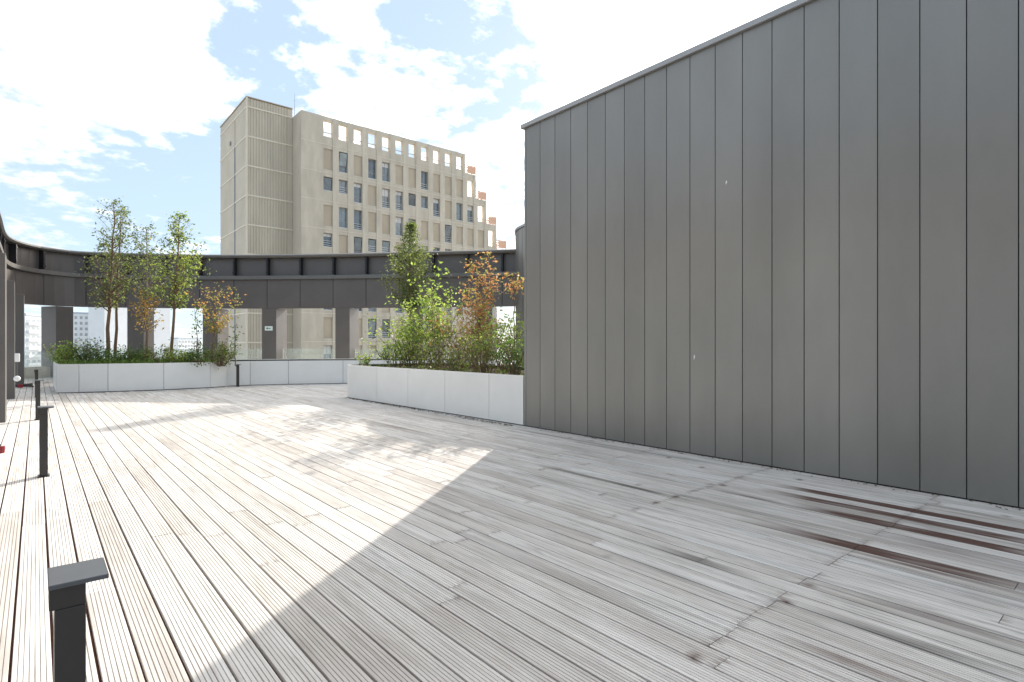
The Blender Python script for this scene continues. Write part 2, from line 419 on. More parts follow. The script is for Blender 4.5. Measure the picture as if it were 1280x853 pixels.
for bi in range(nb):
    xb = x_first+bi*PITCH
    ymax = rear_limit(xb)
    ys = [-3.0]
    yj = -3.0+rng.uniform(.5, 3.5)
    rows = []
    while yj < ymax:
        rows.append(yj); yj += rng.choice([2.0, 2.5, 3.0, 3.5, 4.0, 4.0])
    if xb > 1.75:
        rows = ([r for r in rows if not (-.6 < r-1.4 < 1.2)]+[1.4+rng.uniform(-.012, .012)]) if rng.random() < .8 else rows
        if xb > 3.3 and rng.random() < .75: rows = [r for r in rows if not (1.6 < r < 4.2)]+[2.95+rng.uniform(-.015, .015)]
        if xb > 4.4 and rng.random() < .6: rows = [r for r in rows if not (3.5 < r < 5.6)]+[4.45+rng.uniform(-.012, .012)]
    rows = [-3.0]+sorted(r for r in rows if r > -2.6 and r < ymax-.4)+[ymax]
    if xb > 6.384: rows = [r for r in rows if r > 7.3]; rows = [7.3]+rows if rows else [7.3, ymax]
    for ya, yb in zip(rows, rows[1:]):
        a, c = ya+.0019, yb-.0019
        if -.3 < (xb-1) and c > -1.6 and a < 8.5:
            n = max(1, int((c-a)/.05)) if 0 < xb < 6.4 else max(1, int((c-a)/.11)); cuts = [a+(c-a)*i/n for i in range(n+1)]
        else:
            cuts = [a, c]
        dz = rng.uniform(-.0012, .0012); tilt = rng.uniform(-.006, .006); dx = rng.uniform(-.0012, .0012)
        first = len(verts)
        for y in cuts:
            for (u, z), gflag in zip(prof, isgr):
                x = xb+u+dx
                verts.append((x, y, z+dz+(u-BWID/2)*tilt))
                wb, wg = wear(x, y) if len(cuts) > 2 else (0, 0)
                if len(cuts) > 2 and min(y-a, c-y) < .03 and rng.random() < .4: wb = max(wb, .45)
                wear_groove.append((wb, wg, (.30+.24*max(0, min(1, (xb-.8)/1.5))) if gflag else 0, 1))  # groove tint painted darker across the shaded part of the deck
        for i in range(len(cuts)-1):
            p, q = first+i*K, first+(i+1)*K
            for k in range(K-1): faces.append((p+k, p+k+1, q+k+1, q+k))
        faces.append(tuple(first+k for k in range(K))[::-1] if False else tuple(first+k for k in range(K-1, -1, -1)))
        faces.append(tuple(first+(len(cuts)-1)*K+k for k in range(K)))
me = bpy.data.meshes.new('timber_deck'); me.from_pydata(verts, [], faces)
ca = me.color_attributes.new('wear', 'FLOAT_COLOR', 'POINT')
ca.data.foreach_set('color', [v for c4 in wear_groove for v in c4])
me.materials.append(M_wood); me.update()
deck = bpy.data.objects.new('timber_deck', me); COL.objects.link(deck)
tag(deck, 'pale weathered grooved timber deck boards', 'deck', kind='structure')

b_ = MB(); b_.face([(-8, -6, -.03), (26, -6, -.03), (26, 36, -.03), (-8, 36, -.03)])
tag(b_.build('roof_slab', M_under), 'dark roof slab under the timber boards', 'roof slab', kind='structure')
b_ = MB(); b_.box(-8, 26, -6, 36, -32, -.06)
tag(b_.build('podium_structure', M_conc_side), 'building storeys under the roof terrace', 'structure', kind='structure')
b_ = MB(); b_.face([(-3000, -3000, -32), (3000, -3000, -32), (3000, 3000, -32), (-3000, 3000, -32)])
tag(b_.build('ground', M_ground), 'far pale city ground below the roof terrace', 'ground', kind='structure')

# ------------------------------------------------------------------ big metal clad block on the right
WX, WY, WH = 6.385, 7.19, 5.10
blk = empty('clad_building', (WX, WY, 0))
tag(blk, 'tall dark grey building clad in vertical metal panels right of the deck', 'building')
def rel(o, root):
    o.location = -Vector(root.location); return o
b_ = MB(); b_.box(WX+.03, 15, -7, WY-.03, -.04, WH-.06)
rel(b_.build('wall_core', M_joint, blk), blk)
b_ = MB()
ys = [.841+.35*k for k in range(-22, 19)]
edges = ys+[WY]
for a, c in zip(edges, edges[1:]):
    b_.box(WX, WX+.03, a+.004, c-.004, .015, WH)
xs = [WX+.03]+[WX+.25+.35*k for k in range(24)]
for a, c in zip(xs, xs[1:]): b_.box(a+.004, c-.004, WY-.03, WY, .015, WH)
rel(b_.build('cladding', M_clad, blk, bevel=.003), blk)
b_ = MB(); b_.box(WX-.045, WX+.30, -7, WY+.045, WH+.002, WH+.075)
b_.box(WX+.302, 15, WY-.30, WY+.045, WH+.002, WH+.075)
rel(b_.build('coping', M_coping, blk, bevel=.006), blk)
def splat(px, py, w, h, seed):
    q = (px-CX)/F; x, y = at_x(px, WX-.001); z = height(py, depth(x, y))
    rr = random.Random(seed); bb = MB(); pts = []
    for k in range(16):
        t_ = 2*math.pi*k/16; s_ = rr.uniform(.7, 1.15)
        pts.append((WX-.0035, y-math.cos(t_)*w*s_, z+math.sin(t_)*h*s_+(-.9*h if k == 11 else 0)))
    bb.face(pts); bb.face([(WX-.0022, p_[1], p_[2]) for p_ in pts][::-1])
    n_ = len(pts)
    for k in range(n_): bb.face([pts[k], pts[(k+1) % n_], (WX-.0022,)+tuple(pts[(k+1) % n_][1:]), (WX-.0022,)+tuple(pts[k][1:])])
    o = bb.build('bird_dropping', M_drop, blk); rel(o, blk)
splat(868, 446, .012, .026, 3); splat(908, 228, .010, .020, 5)

# ------------------------------------------------------------------ ring canopy
ctrl = [(-.95, -14), (-.95, -4), (-.95, 6), (-.95, 14), (-.95, 19), (-.95, 24), (-.88, 28.2), (-.25, 30.1), (.75, 30.95), (2.0, 30.95),
        (5.76, 28.7), (9.1, 25.7), (12.1, 22.5), (15.6, 18.4), (18.5, 14.5), (20.5, 11)]
def catmull(P, n=14):
    out = []
    for i in range(1, len(P)-2):
        p0, p1, p2, p3 = [Vector(p) for p in P[i-1:i+3]]
        for k in range(n):
            t_ = k/n
            out.append(.5*((2*p1)+(p2-p0)*t_+(2*p0-5*p1+4*p2-p3)*t_*t_+(3*p1-p0-3*p2+p3)*t_**3))
    out.append(Vector(P[-2])); return out
fine = catmull(ctrl)
cum = [0]
for a, c in zip(fine, fine[1:]): cum.append(cum[-1]+(c-a).length)
def ring_at(s):
    s = max(0, min(cum[-1]-1e-4, s))
    i = max(j for j in range(len(cum)) if cum[j] <= s); i = min(i, len(fine)-2)
    f = (s-cum[i])/(cum[i+1]-cum[i]); p = fine[i].lerp(fine[i+1], f)
    a = fine[max(i-1, 0)]; c = fine[min(i+2, len(fine)-1)]
    d = (c-a).normalized()
    return p, Vector((-d.y, d.x))            # outward normal (away from the deck)
def ring_px(s):
    p, _ = ring_at(s); r = CY*p.x-SY*p.y; Z = depth(p.x, p.y)
    return CX+F*r/Z if Z > .5 else -9999
def s_of_px(px):
    s_corner = min(range(len(fine)), key=lambda i: (fine[i]-Vector((2.0, 30.95))).length)
    lo, hi = cum[s_corner]-3.2, cum[-1]-.2
    best = min((abs(ring_px(lo+(hi-lo)*k/800)-px), lo+(hi-lo)*k/800) for k in range(801))
    return best[1]
def span(s0, s1, step=.4):
    n = max(1, int(math.ceil((s1-s0)/step))); return [ring_at(s0+(s1-s0)*k/n) for k in range(n+1)]
ring = empty('ring_canopy', (9.1, 25.7, 0))
tag(ring, 'dark bronze metal ring beam on square posts curving round the far side of the deck', 'canopy')
def rpart(bb, name, mat, parent=ring, **k):
    o = bb.build(name, mat, parent, **k)
    if parent is ring: rel(o, ring)
    return o
S0 = 2.0; S1 = cum[-1]-.1
s_a = s_of_px(334.0); PAN = 1.55
joints = []
s = s_a
while s > S0: s -= PAN
s += PAN
while s < S1: joints.append(s); s += PAN
b_ = MB(); b_.sweep(span(S0, S1), [(.03, 3.12), (1.15, 3.12), (1.15, 4.34), (.03, 4.34)]); rpart(b_, 'beam_core', M_ring_dark, fix=True)
b_ = MB()
for a, c in zip([S0]+joints, joints+[S1]):
    if c-a < .1: continue
    b_.sweep(span(a+.012, c-.012, .4), [(0, 3.06), (.028, 3.06), (.028, 4.36), (0, 4.36)])
rpart(b_, 'fascia', M_ring, fix=True)
b_ = MB(); b_.sweep(span(S0, S1), [(-.13, 4.365), (.6, 4.365), (.6, 4.43), (-.10, 4.43), (-.10, 4.53), (-.13, 4.53)]); rpart(b_, 'ledge', M_ring_rail, fix=True)
b_ = MB()
for a, c in zip([S0]+joints, joints+[S1]):
    if c-a < .1: continue
    b_.sweep(span(a+.008, c-.008, .4), [(.22, 4.44), (.26, 4.44), (.26, 5.37), (.22, 5.37)])
rpart(b_, 'upper_panel', M_ring, fix=True)
b_ = MB(); b_.sweep(span(S0, S1), [(-.12, 5.42), (-.12, 5.47), (-.06, 5.51), (.5, 5.51), (.5, 5.36), (-.06, 5.36)]); rpart(b_, 'cap_rail', M_ring_rail, fix=True)
b_ = MB(); b_.sweep(span(S0, S1), [(.27, 4.44), (1.1, 4.36), (1.1, 5.2), (.27, 5.35)]); rpart(b_, 'roof_body', M_ring_dark, fix=True)
def oriented(p, n):
    d = Vector((n.y, -n.x))
    return lambda u, w, z: (p.x+d.x*u+n.x*w, p.y+d.y*u+n.y*w, z)
for s in joints:
    p, n = ring_at(s)
    if p.y < 9 and p.x < 3: continue
    fn = oriented(p, n)
    bb = MB(); bb.box(-.035, .035, -.03, .215, 4.58, 5.34, 0, fn); bb.box(-.055, .055, -.045, -.028, 4.66, 4.74, 0, fn); bb.box(-.055, .055, -.045, -.028, 5.18, 5.26, 0, fn)
    o = rpart(bb, 'bracket', M_ring_dark, fix=True)
# posts
post_px = [80.5, 170, 263, 336.5, 428.5, 520, 606]
post_s = [s_of_px(p) for p in post_px]
def post_mesh(p, n, w=.67, proud=.02):
    fn = oriented(p, n); bb = MB()
    bb.box(-w/2, w/2, -proud, 1.05, -.04, 3.05, 0, fn)
    return bb
for s in post_s:
    p, n = ring_at(s); rpart(post_mesh(p, n), 'post', M_post, fix=True, bevel=.008)
arm_posts = []
for y in (2.0, 7.9, 13.6, 19.3, 24.6, 28.6):
    bb = MB(); xf = -.42 if y < 22 else -.30 if y < 26 else -.62
    bb.box(xf-.75, xf, y, y+.62, -.04, 3.05); rpart(bb, 'post', M_post, bevel=.008)
    arm_posts.append((xf, y))
# little kerb and glass balustrades between the posts
kb = MB(); kb.sweep(span(s_of_px(60)-1.0, S1), [(.35, -.04), (.95, -.04), (.95, .45), (.35, .45)]); kb = kb.build('parapet_kerb', M_conc_side, fix=True)
tag(kb, 'low pale kerb running under the ring canopy posts', 'kerb')
descr = ['glass balustrade panel between the far left corner posts', 'glass balustrade panel behind the tall thin trees at left',
         'glass balustrade panel behind the small orange tree', 'glass balustrade panel right of the post carrying the exit sign',
         'glass balustrade panel behind the lone small yellow-green shrub', 'glass balustrade panel behind the autumn coloured tall shrubs']
for (sa, sb), dsc in zip(zip(post_s, post_s[1:]), descr):
    bb = MB(); bb.sweep(span(sa+.35, sb-.35, .5), [(.62, .46), (.635, .46), (.635, 1.22), (.62, 1.22)])
    g_ = bb.build('glass_balustrade', M_glass, fix=True); tag(g_, dsc, 'balustrade', 'glass balustrades between the posts')
bb = MB(); bb.box(-.42, .95, 27.0, 27.015, .05, 1.15)
tag(bb.build('glass_balustrade', M_glass), 'glass balustrade panel left of the long left planter', 'balustrade', 'glass balustrades between the posts')

# exit sign on the post
p, n = ring_at(post_s[3]); fn0 = oriented(p, n)
sg = empty('exit_sign', fn0(-.02, -.03, 2.14)); tag(sg, 'small green and white exit sign on a dark post', 'exit sign')
d_ = Vector((n.y, -n.x))
# find which tangent sign points right in the picture
sgn = 1 if (CY*d_.x-SY*d_.y) > 0 else -1
def sgbox(u0, u1, w0, w1, z0, z1, name, mat):
    bb = MB(); bb.box(u0*sgn, u1*sgn, w0, w1, z0, z1, 0, fn0); o = bb.build(name, mat, sg, fix=True); rel(o, sg); return o
sgbox(-.19, .17, -.038, -.022, 2.04, 2.24, 'sign_plate', M_signw)
bb = MB()
for (u0, u1, z0, z1) in ((-.07, .09, 2.125, 2.155),): bb.box(u0*sgn, u1*sgn, -.042, -.0385, z0, z1, 0, fn0)
bb.hexa([fn0(u*sgn, w, z) for (u, w, z) in ((-.13, -.042, 2.138), (-.06, -.042, 2.085), (-.06, -.0385, 2.085), (-.13, -.0385, 2.138), (-.13, -.042, 2.142), (-.06, -.042, 2.195), (-.06, -.0385, 2.195), (-.13, -.0385, 2.142))])
o = bb.build('arrow', M_green, sg, fix=True); rel(o, sg)

# small fittings near the left posts
def wall_box(px, py0, py1, px1, X, name, label, cat, rounded=False):
    x, y = at_x(px, X); x2, y2 = at_x(px1, X); Z = depth(x, y)
    z0, z1 = height(py1, Z), height(py0, Z); w = (px1-px)/F*Z
    root = empty(name, (x, y, z0)); tag(root, label, cat)
    if not rounded:
        bb = MB(); bb.box(0, w, -.09, 0, 0, z1-z0); bb.build('casing', M_white, root, bevel=.015)
        bb = MB(); bb.box(w*.1, w*.9, -.098, -.092, (z1-z0)*.08, (z1-z0)*.92); bb.build('cover', M_white, root, bevel=.003)
        bb = MB(); bb.box(w*.4, w*.6, -.03, 0, -.35, -.002); bb.build('conduit', M_ring_rail, root)
    else:
        bb = MB(); h = z1-z0
        bb.tube([(w/2, -.02, h/2), (w/2, -.07, h/2), (w/2, -.11, h/2), (w/2, -.125, h/2)], [h*.5, h*.5, h*.42, h*.2], 14)
        bb.build('lamp_glass', M_white, root, smooth=False)
        bb = MB(); bb.box(w/2-h*.3, w/2+h*.3, -.02, 0, h*.2, h*.8); bb.build('base_plate', M_bollard, root)
    return root
wall_box(18.2, 442, 452.6, 23.2, -.38, 'junction_box', 'white square electrical box between the dark posts at left', 'electrical box')
wall_box(18.0, 470, 477, 23, -.38, 'wall_light', 'white round light low down between the dark posts at left', 'light', True)
# red cap at the left edge, and a dark red bundle on the deck near the far posts
x, y = ground(.8, 566.5)
rv = empty('fire_hydrant_valve', (x, y, 0)); rv.name = 'red_valve'; tag(rv, 'small red valve with black cap on the deck at the left edge', 'valve')
bb = MB(); bb.tube([(0, 0, 0), (0, 0, .05), (0, 0, .085)], [.036, .045, .045], 10); bb.build('body', M_red, rv)
bb = MB(); bb.tube([(-.02, 0, .0855), (-.02, 0, .115)], [.024, .02], 10); bb.build('cap', M_bollard, rv)
x, y = at_x(27, .05); x, y = ground(28, 485)
hb = empty('cable_bundle', (x, y, 0)); tag(hb, 'dark bundle with a red plug lying on the deck by the left posts', 'cable')
bb = MB(); bb.tube([(.26*math.cos(k*.55)*(1-.006*k), .22*math.sin(k*.55), .03+.004*k) for k in range(24)], [.028]*24, 6); bb.build('coil', M_bollard, hb)
bb = MB(); bb.box(-.12, .02, -.30, -.2, .02, .13); bb.build('plug', M_red, hb, bevel=.01)

# ------------------------------------------------------------------ round clad stair tower behind the planter
tw = empty('round_stair_tower', (18.4, 16.3, 0))
tag(tw, 'grey round metal clad tower peeking out left of the big dark wall', 'tower')
tip = Vector(at(644.5, 23.2)); ctr = Vector(at(644.5, 23.2))+Vector((CY, -SY))*3.0
tw.location = (ctr.x, ctr.y, 0)
bb = MB(); TH = height(292, 23.2)
NS = 44
for k in range(NS):
    a0, a1 = 2*math.pi*(k+.02)/NS, 2*math.pi*(k+.98)/NS
    c0, s0_, c1, s1_ = math.cos(a0), math.sin(a0), math.cos(a1), math.sin(a1)
    bb.hexa([(3*c0, 3*s0_, -.04), (3*c1, 3*s1_, -.04), (2.95*c1, 2.95*s1_, -.04), (2.95*c0, 2.95*s0_, -.04),
             (3*c0, 3*s0_, TH), (3*c1, 3*s1_, TH), (2.95*c1, 2.95*s1_, TH), (2.95*c0, 2.95*s0_, TH)])
bb.build('cladding', M_clad, tw, fix=True)
bb = MB(); bb.tube([(0, 0, -.04), (0, 0, TH-.05)], [2.94, 2.94], 44); bb.build('core', M_joint, tw)
bb = MB(); bb.tube([(0, 0, TH+.002), (0, 0, TH+.09)], [3.05, 3.05], 44); bb.build('coping', M_coping, tw)

# ------------------------------------------------------------------ planters
def planter(name, label, front, back, H, pan, mats=(M_planter, M_soil), end_walls=True, joint_at=None):
    """front/back: polylines (2-D); a casing of white panels round a bed of soil"""
    root = empty(name, (*front[0], 0)); tag(root, label, 'planter')
    loop = [Vector(p) for p in front]+[Vector(p) for p in reversed(back)]
    n = len(loop)
    area = sum(loop[i].x*loop[(i+1) % n].y-loop[(i+1) % n].x*loop[i].y for i in range(n))
    sgn_ = 1 if area > 0 else -1
    def inner(dist):
        out = []
        for i in range(n):
            a, c, e = loop[i-1], loop[i], loop[(i+1) % n]
            d1 = (c-a).normalized(); d2 = (e-c).normalized()
            n1_ = Vector((-d1.y, d1.x))*sgn_; n2_ = Vector((-d2.y, d2.x))*sgn_
            m_ = (n1_+n2_); m_ = m_.normalized()/max(.35, m_.normalized().dot(n1_))
            out.append(c+m_*dist)
        return out
    inn = inner(.05); shadow_gap = inner(.02)
    bb = MB()
    # panels along the outline
    seg_acc = 0
    for i in range(n):
        a, c = loop[i], loop[(i+1) % n]; ia, ic = inn[i], inn[(i+1) % n]
        L = (c-a).length; k = max(1, round(L/pan)) if L > pan*.8 else 1
        smooth_join = .006
        for j in range(k):
            f0, f1 = j/k, (j+1)/k
            p0, p1 = a.lerp(c, f0), a.lerp(c, f1); q0, q1 = ia.lerp(ic, f0), ia.lerp(ic, f1)
            d = (c-a).normalized()*smooth_join
            p0 = p0+d; p1 = p1-d; q0 = q0+d; q1 = q1-d
            bb.hexa([(p0.x, p0.y, .02), (p1.x, p1.y, .02), (q1.x, q1.y, .02), (q0.x, q0.y, .02),
                     (p0.x, p0.y, H), (p1.x, p1.y, H), (q1.x, q1.y, H), (q0.x, q0.y, H)])
    o = bb.build('casing', mats[0], root, fix=True); rel(o, root)
    bb = MB()
    g1 = inner(.045); g2 = inner(.055)
    for i in range(n):
        j = (i+1) % n
        bb.hexa([(g1[i].x, g1[i].y, -.04), (g1[j].x, g1[j].y, -.04), (g2[j].x, g2[j].y, -.04), (g2[i].x, g2[i].y, -.04),
                 (g1[i].x, g1[i].y, H-.02), (g1[j].x, g1[j].y, H-.02), (g2[j].x, g2[j].y, H-.02), (g2[i].x, g2[i].y, H-.02)])
    o = bb.build('liner', M_joint, root, fix=True); rel(o, root)
    bb = MB(); s_in = inner(.056)
    cen = sum(s_in, Vector((0, 0)))/n
    # soil as a quilt between front and back so that it can be bumpy
    nf = len(front)
    fr_ = s_in[:nf]; bk_ = list(reversed(s_in[nf:]))
    def samp(P, f):
        x_ = f*(len(P)-1); i = min(int(x_), len(P)-2); return P[i].lerp(P[i+1], x_-i)
    NU, NV = 60, 14
    g_ = [[None]*(NV+1) for _ in range(NU+1)]
    for u in range(NU+1):
        a, c = samp(fr_, u/NU), samp(bk_, u/NU)
        for v in range(NV+1):
            p_ = a.lerp(c, v/NV); e_ = 0 if u in (0, NU) or v in (0, NV) else 1
            g_[u][v] = (p_.x, p_.y, H-.09+e_*.05*mnoise.noise(Vector((p_.x*3, p_.y*3, 0))))
    for u in range(NU):
        for v in range(NV): bb.face([g_[u][v], g_[u+1][v], g_[u+1][v+1], g_[u][v+1]])
    o = bb.build('soil', mats[1], root); rel(o, root)
    return root
PH = .855
planter('long_planter', 'white panelled planter with trees on the far left',
        [(.44, 20.75), (.95, 20.5), (1.62, 20.33), (3.0, 20.08), (4.3, 20.15), (4.85, 20.38)],
        [(.44, 24.2), (1.2, 24.2), (1.9, 24.2), (3.2, 24.0), (4.3, 23.7), (4.85, 23.4)], PH-.02, 1.4)
planter('back_planter', 'low white panelled planter at the back between the two others',
        [(4.86, 20.46), (5.6, 20.45), (6.75, 20.05), (8.4, 19.25), (9.7, 18.35), (11.2, 17.1), (12.6, 15.7)],
        [(5.6, 23.2), (6.6, 22.9), (8.2, 22.2), (9.9, 21.2), (11.2, 20.2), (12.7, 18.9), (14.1, 17.4)], PH-.02, 1.4, (M_planter, M_gravel))
right_p = planter('right_planter', 'white panelled planter with bushes beside the dark wall',
        [(6.38, 7.2), (6.37, 8.15), (6.345, 9.58), (6.31, 11.0), (6.275, 12.42), (6.24, 13.85), (6.36, 14.3), (6.7, 14.5)],
        [(9.2, 7.2), (9.2, 8.15), (9.2, 9.58), (9.2, 11.0), (9.2, 12.42), (9.2, 13.85), (9.0, 14.4), (8.6, 14.5)], PH+.01, 1.42)

# strip of dry leaves and dirt along the foot of planters
bb = MB(); rr = random.Random(5)
def litter(path, n, spread):
    for _ in range(n):
        i = rr.randrange(len(path)-1); f = rr.random()
        x = path[i][0]+(path[i+1][0]-path[i][0])*f; y = path[i][1]+(path[i+1][1]-path[i][1])*f
        off = abs(rr.gauss(0, spread))+.01
        d = Vector((path[i+1][0]-path[i][0], path[i+1][1]-path[i][1])).normalized(); nn = Vector((d.y, -d.x))
        x += nn.x*off; y += nn.y*off
        a = rr.uniform(0, 6.28); s_ = rr.uniform(.008, .03)
        c_, sn = math.cos(a)*s_, math.sin(a)*s_
        bb.face([(x+c_, y+sn, .006), (x-sn*.6, y+c_*.6, .012), (x-c_, y-sn, .005), (x+sn*.6, y-c_*.6, .014)])
litter([(.95, 20.5), (1.62, 20.33), (3.0, 20.08), (4.3, 20.15)], 260, .06)
litter([(6.75, 20.05), (8.4, 19.25), (9.7, 18.35)], 120, .05)
litter([(6.24, 13.85), (6.275, 12.42), (6.31, 11.0), (6.345, 9.58), (6.38, 7.2)][::-1], 0, .05)
for yk in range(420):
    y = rr.uniform(7.3, 14); x = 6.3-abs(rr.gauss(0, .07))-.01; a = rr.uniform(0, 6.28); s_ = rr.uniform(.008, .03)
    c_, sn = math.cos(a)*s_, math.sin(a)*s_
    bb.face([(x+c_, y+sn, .006), (x-sn*.6, y+c_*.6, .012), (x-c_, y-sn, .005), (x+sn*.6, y-c_*.6, .014)])
for yk in range(150):
    y = rr.uniform(-.5, 7.1); x = 6.37-abs(rr.gauss(0, .05))-.01; a = rr.uniform(0, 6.28); s_ = rr.uniform(.006, .02)
    c_, sn = math.cos(a)*s_, math.sin(a)*s_
    bb.face([(x+c_, y+sn, .006), (x-sn*.6, y+c_*.6, .012), (x-c_, y-sn, .005), (x+sn*.6, y-c_*.6, .014)])
tag(bb.build('leaf_litter', M_dirt), 'dry leaf litter along the foot of the planters', 'leaf litter', kind='stuff')

# ------------------------------------------------------------------ bollard lights
def bollard():
    root = empty('bollard_light')
    bb = MB(); bb.box(.012, .082, 0, .11, .012, .66); bb.build('post', M_bollard, root, bevel=.003)
    bb = MB(); bb.box(.0, .082, .0, .114, .6605, .728); bb.build('lamp_housing', M_bollard, root, bevel=.003)
    bb = MB(); bb.box(-.002, .133, -.03, .137, .7285, .742); bb.build('cap', M_boll_cap, root, bevel=.0025)
    bb = MB(); bb.box(.083, .118, .02, .10, .719, .7283); bb.build('diffuser', M_white, root, bevel=.002)
    bb = MB(); bb.box(-.002, .098, -.014, .124, 0.002, .011); bb.build('base_plate', M_bollard, root, bevel=.002)
    return root
proto = bollard()
spots_b = [((.027, 2.007), 'nearest dark bollard light with square overhanging cap in the foreground'),
           ((.015, 7.72), 'second nearest dark bollard light casting a shadow on sunlit boards'),
           ((-.02, 13.62), 'third nearest dark bollard light standing before the far left posts'),
           ((-.035, 19.5), 'farthest dark bollard light on the left beside the end of the long white planter'),
           ((5.08, 20.1), 'dark bollard light standing against the white planter front at the back')]
for i, ((x, y), lab) in enumerate(spots_b):
    o = proto if i == 0 else copy_tree(proto)
    o.location = (x, y, 0); tag(o, lab, 'bollard light', 'bollard lights on the deck')

# ------------------------------------------------------------------ plants
def leaf(bb, p, s, rr, up=.6):
    n_ = Vector((rr.gauss(0, 1), rr.gauss(0, 1), rr.gauss(0, 1)+up*1.6)).normalized()
    a = Vector((rr.gauss(0, 1), rr.gauss(0, 1), rr.gauss(0, .6)-.35)); a = (a-n_*a.dot(n_)).normalized()
    c = n_.cross(a)
    l = s*rr.uniform(.7, 1.25); w = l*rr.uniform(.42, .6)
    f = n_*(w*.25)
    bb.face([p, p+a*l*.45-c*w*.5+f, p+a*l, p+a*l*.45+c*w*.5+f])
def branch(tb, lb, p0, d0, L, r0, rr, nleaf, ls, gnarl=.18, lift=.25, leaf_from=.25, sub=2, spread=.09):
    pts = [Vector(p0)]; d = d0.normalized(); n = 5
    for k in range(n):
        d = (d+Vector((rr.gauss(0, gnarl), rr.gauss(0, gnarl), rr.gauss(0, gnarl)+lift*.25))).normalized()
        pts.append(pts[-1]+d*L/n)
    tb.tube(pts, [max(.0025, r0*(1-.8*k/n)) for k in range(n+1)], 5, cap=False)
    for k in range(nleaf):
        f = leaf_from+(1-leaf_from)*rr.random()**.8
        x_ = f*n; i = min(int(x_), n-1); p = pts[i].lerp(pts[i+1], x_-i)
        p = p+Vector((rr.gauss(0, spread), rr.gauss(0, spread), rr.gauss(0, spread*.8)))
        leaf(lb, p, ls, rr)
    for q in range(sub):
        f = rr.uniform(.3, .85); x_ = f*n; i = min(int(x_), n-1); p = pts[i].lerp(pts[i+1], x_-i)
        dd = (pts[i+1]-pts[i]).normalized()+Vector((rr.gauss(0, .6), rr.gauss(0, .6), rr.gauss(.1, .4)))
        branch(tb, lb, p, dd, L*.45, r0*.45, rr, int(nleaf*.45), ls, gnarl, lift, .15, 0, spread*.8)
def prof_at(prof_, t_):
    for (a, ra), (c, rc) in zip(prof_, prof_[1:]):
        if t_ <= c: return ra+(rc-ra)*(t_-a)/max(1e-6, c-a)
    return prof_[-1][1]
def tree(base, top, crown0, profile, seed, leafm, label, cat='tree', group=None, nbr=34, nleaf=26, ls=.075, bark=None, lean=(0, 0), r0=.045,
         name='slender_tree', steep=.9, second=None):
    rr = random.Random(seed)
    root = empty(name, (base[0], base[1], base[2])); tag(root, label, cat, group)
    tb, lb = MB(), MB(); H = top-base[2]; c0 = crown0-base[2]
    pts = []
    n = 9
    for k in range(n+1):
        f = k/n; pts.append(Vector((lean[0]*f+rr.gauss(0, .018)*min(1, k), lean[1]*f+rr.gauss(0, .018)*min(1, k), H*f*.97-(.04 if k == 0 else 0))))
    tb.tube(pts, [r0*(1-.86*k/n)+.004 for k in range(n+1)], 7)
    for q in range(nbr):
        t_ = (q+rr.random())/nbr; z = c0+(H-c0)*t_
        x_ = z/(H*.97)*n; i = max(0, min(int(x_), n-1)); p = pts[i].lerp(pts[i+1], min(1, x_-i))
        az = q*2.399+rr.gauss(0, .4); rad = prof_at(profile, t_)*rr.uniform(.65, 1.12)
        el = steep*rr.uniform(.7, 1.2)*(1.0 if t_ < .8 else 1.25)
        d = Vector((math.cos(az), math.sin(az), el))
        L = rad*math.sqrt(1+el*el*.5)
        start = p-Vector((0, 0, min(rad*el*.55, max(0, z-c0*.92))))
        start.x, start.y = p.x, p.y
        branch(tb, lb, start, d, L, .004+r0*.28*(1-t_), rr, max(4, int(nleaf*rr.uniform(.5, 1.4)*(1 if t_ < .6 else .62 if t_ < .72 else .42))), ls, spread=.06+.05*rad)
    tb.build('trunk', bark or M_bark, root, smooth=True)
    lb.build('crown', leafm, root)
    return root
def shrub(base, h, rad, seed, leafm, label, nst=16, nleaf=24, ls=.07, bark=None, group=None, name='shrub', spreadf=1.0, cat='shrub', leaf_from=.2, gn=.16, sub=2, spread=None):
    rr = random.Random(seed); root = empty(name, base); tag(root, label, cat, group)
    tb, lb = MB(), MB()
    for q in range(nst):
        az = q*2.399+rr.gauss(0, .5); out = rad*math.sqrt(rr.random())*spreadf
        hh = h*rr.uniform(.55, 1.0)*(1-.25*(out/max(rad, .01))**2)
        d = Vector((math.cos(az)*out, math.sin(az)*out, hh))
        p0 = Vector((math.cos(az)*out*.25, math.sin(az)*out*.25, -.06))
        branch(tb, lb, p0, d, d.length, .011, rr, max(3, int(nleaf*rr.uniform(.6, 1.3))), ls, gnarl=gn*.7, lift=.1, leaf_from=leaf_from, sub=sub, spread=spread or (.04+.10*rad))
    tb.build('stems', bark or M_bark, root, smooth=True)
    lb.build('leaves', leafm, root)
    return root
SOIL = PH-.10
def onsoil(px, Z, dz=0): x, y = at(px, Z); return (x, y, SOIL+dz)
G_t = 'slender trees in the long left planter'
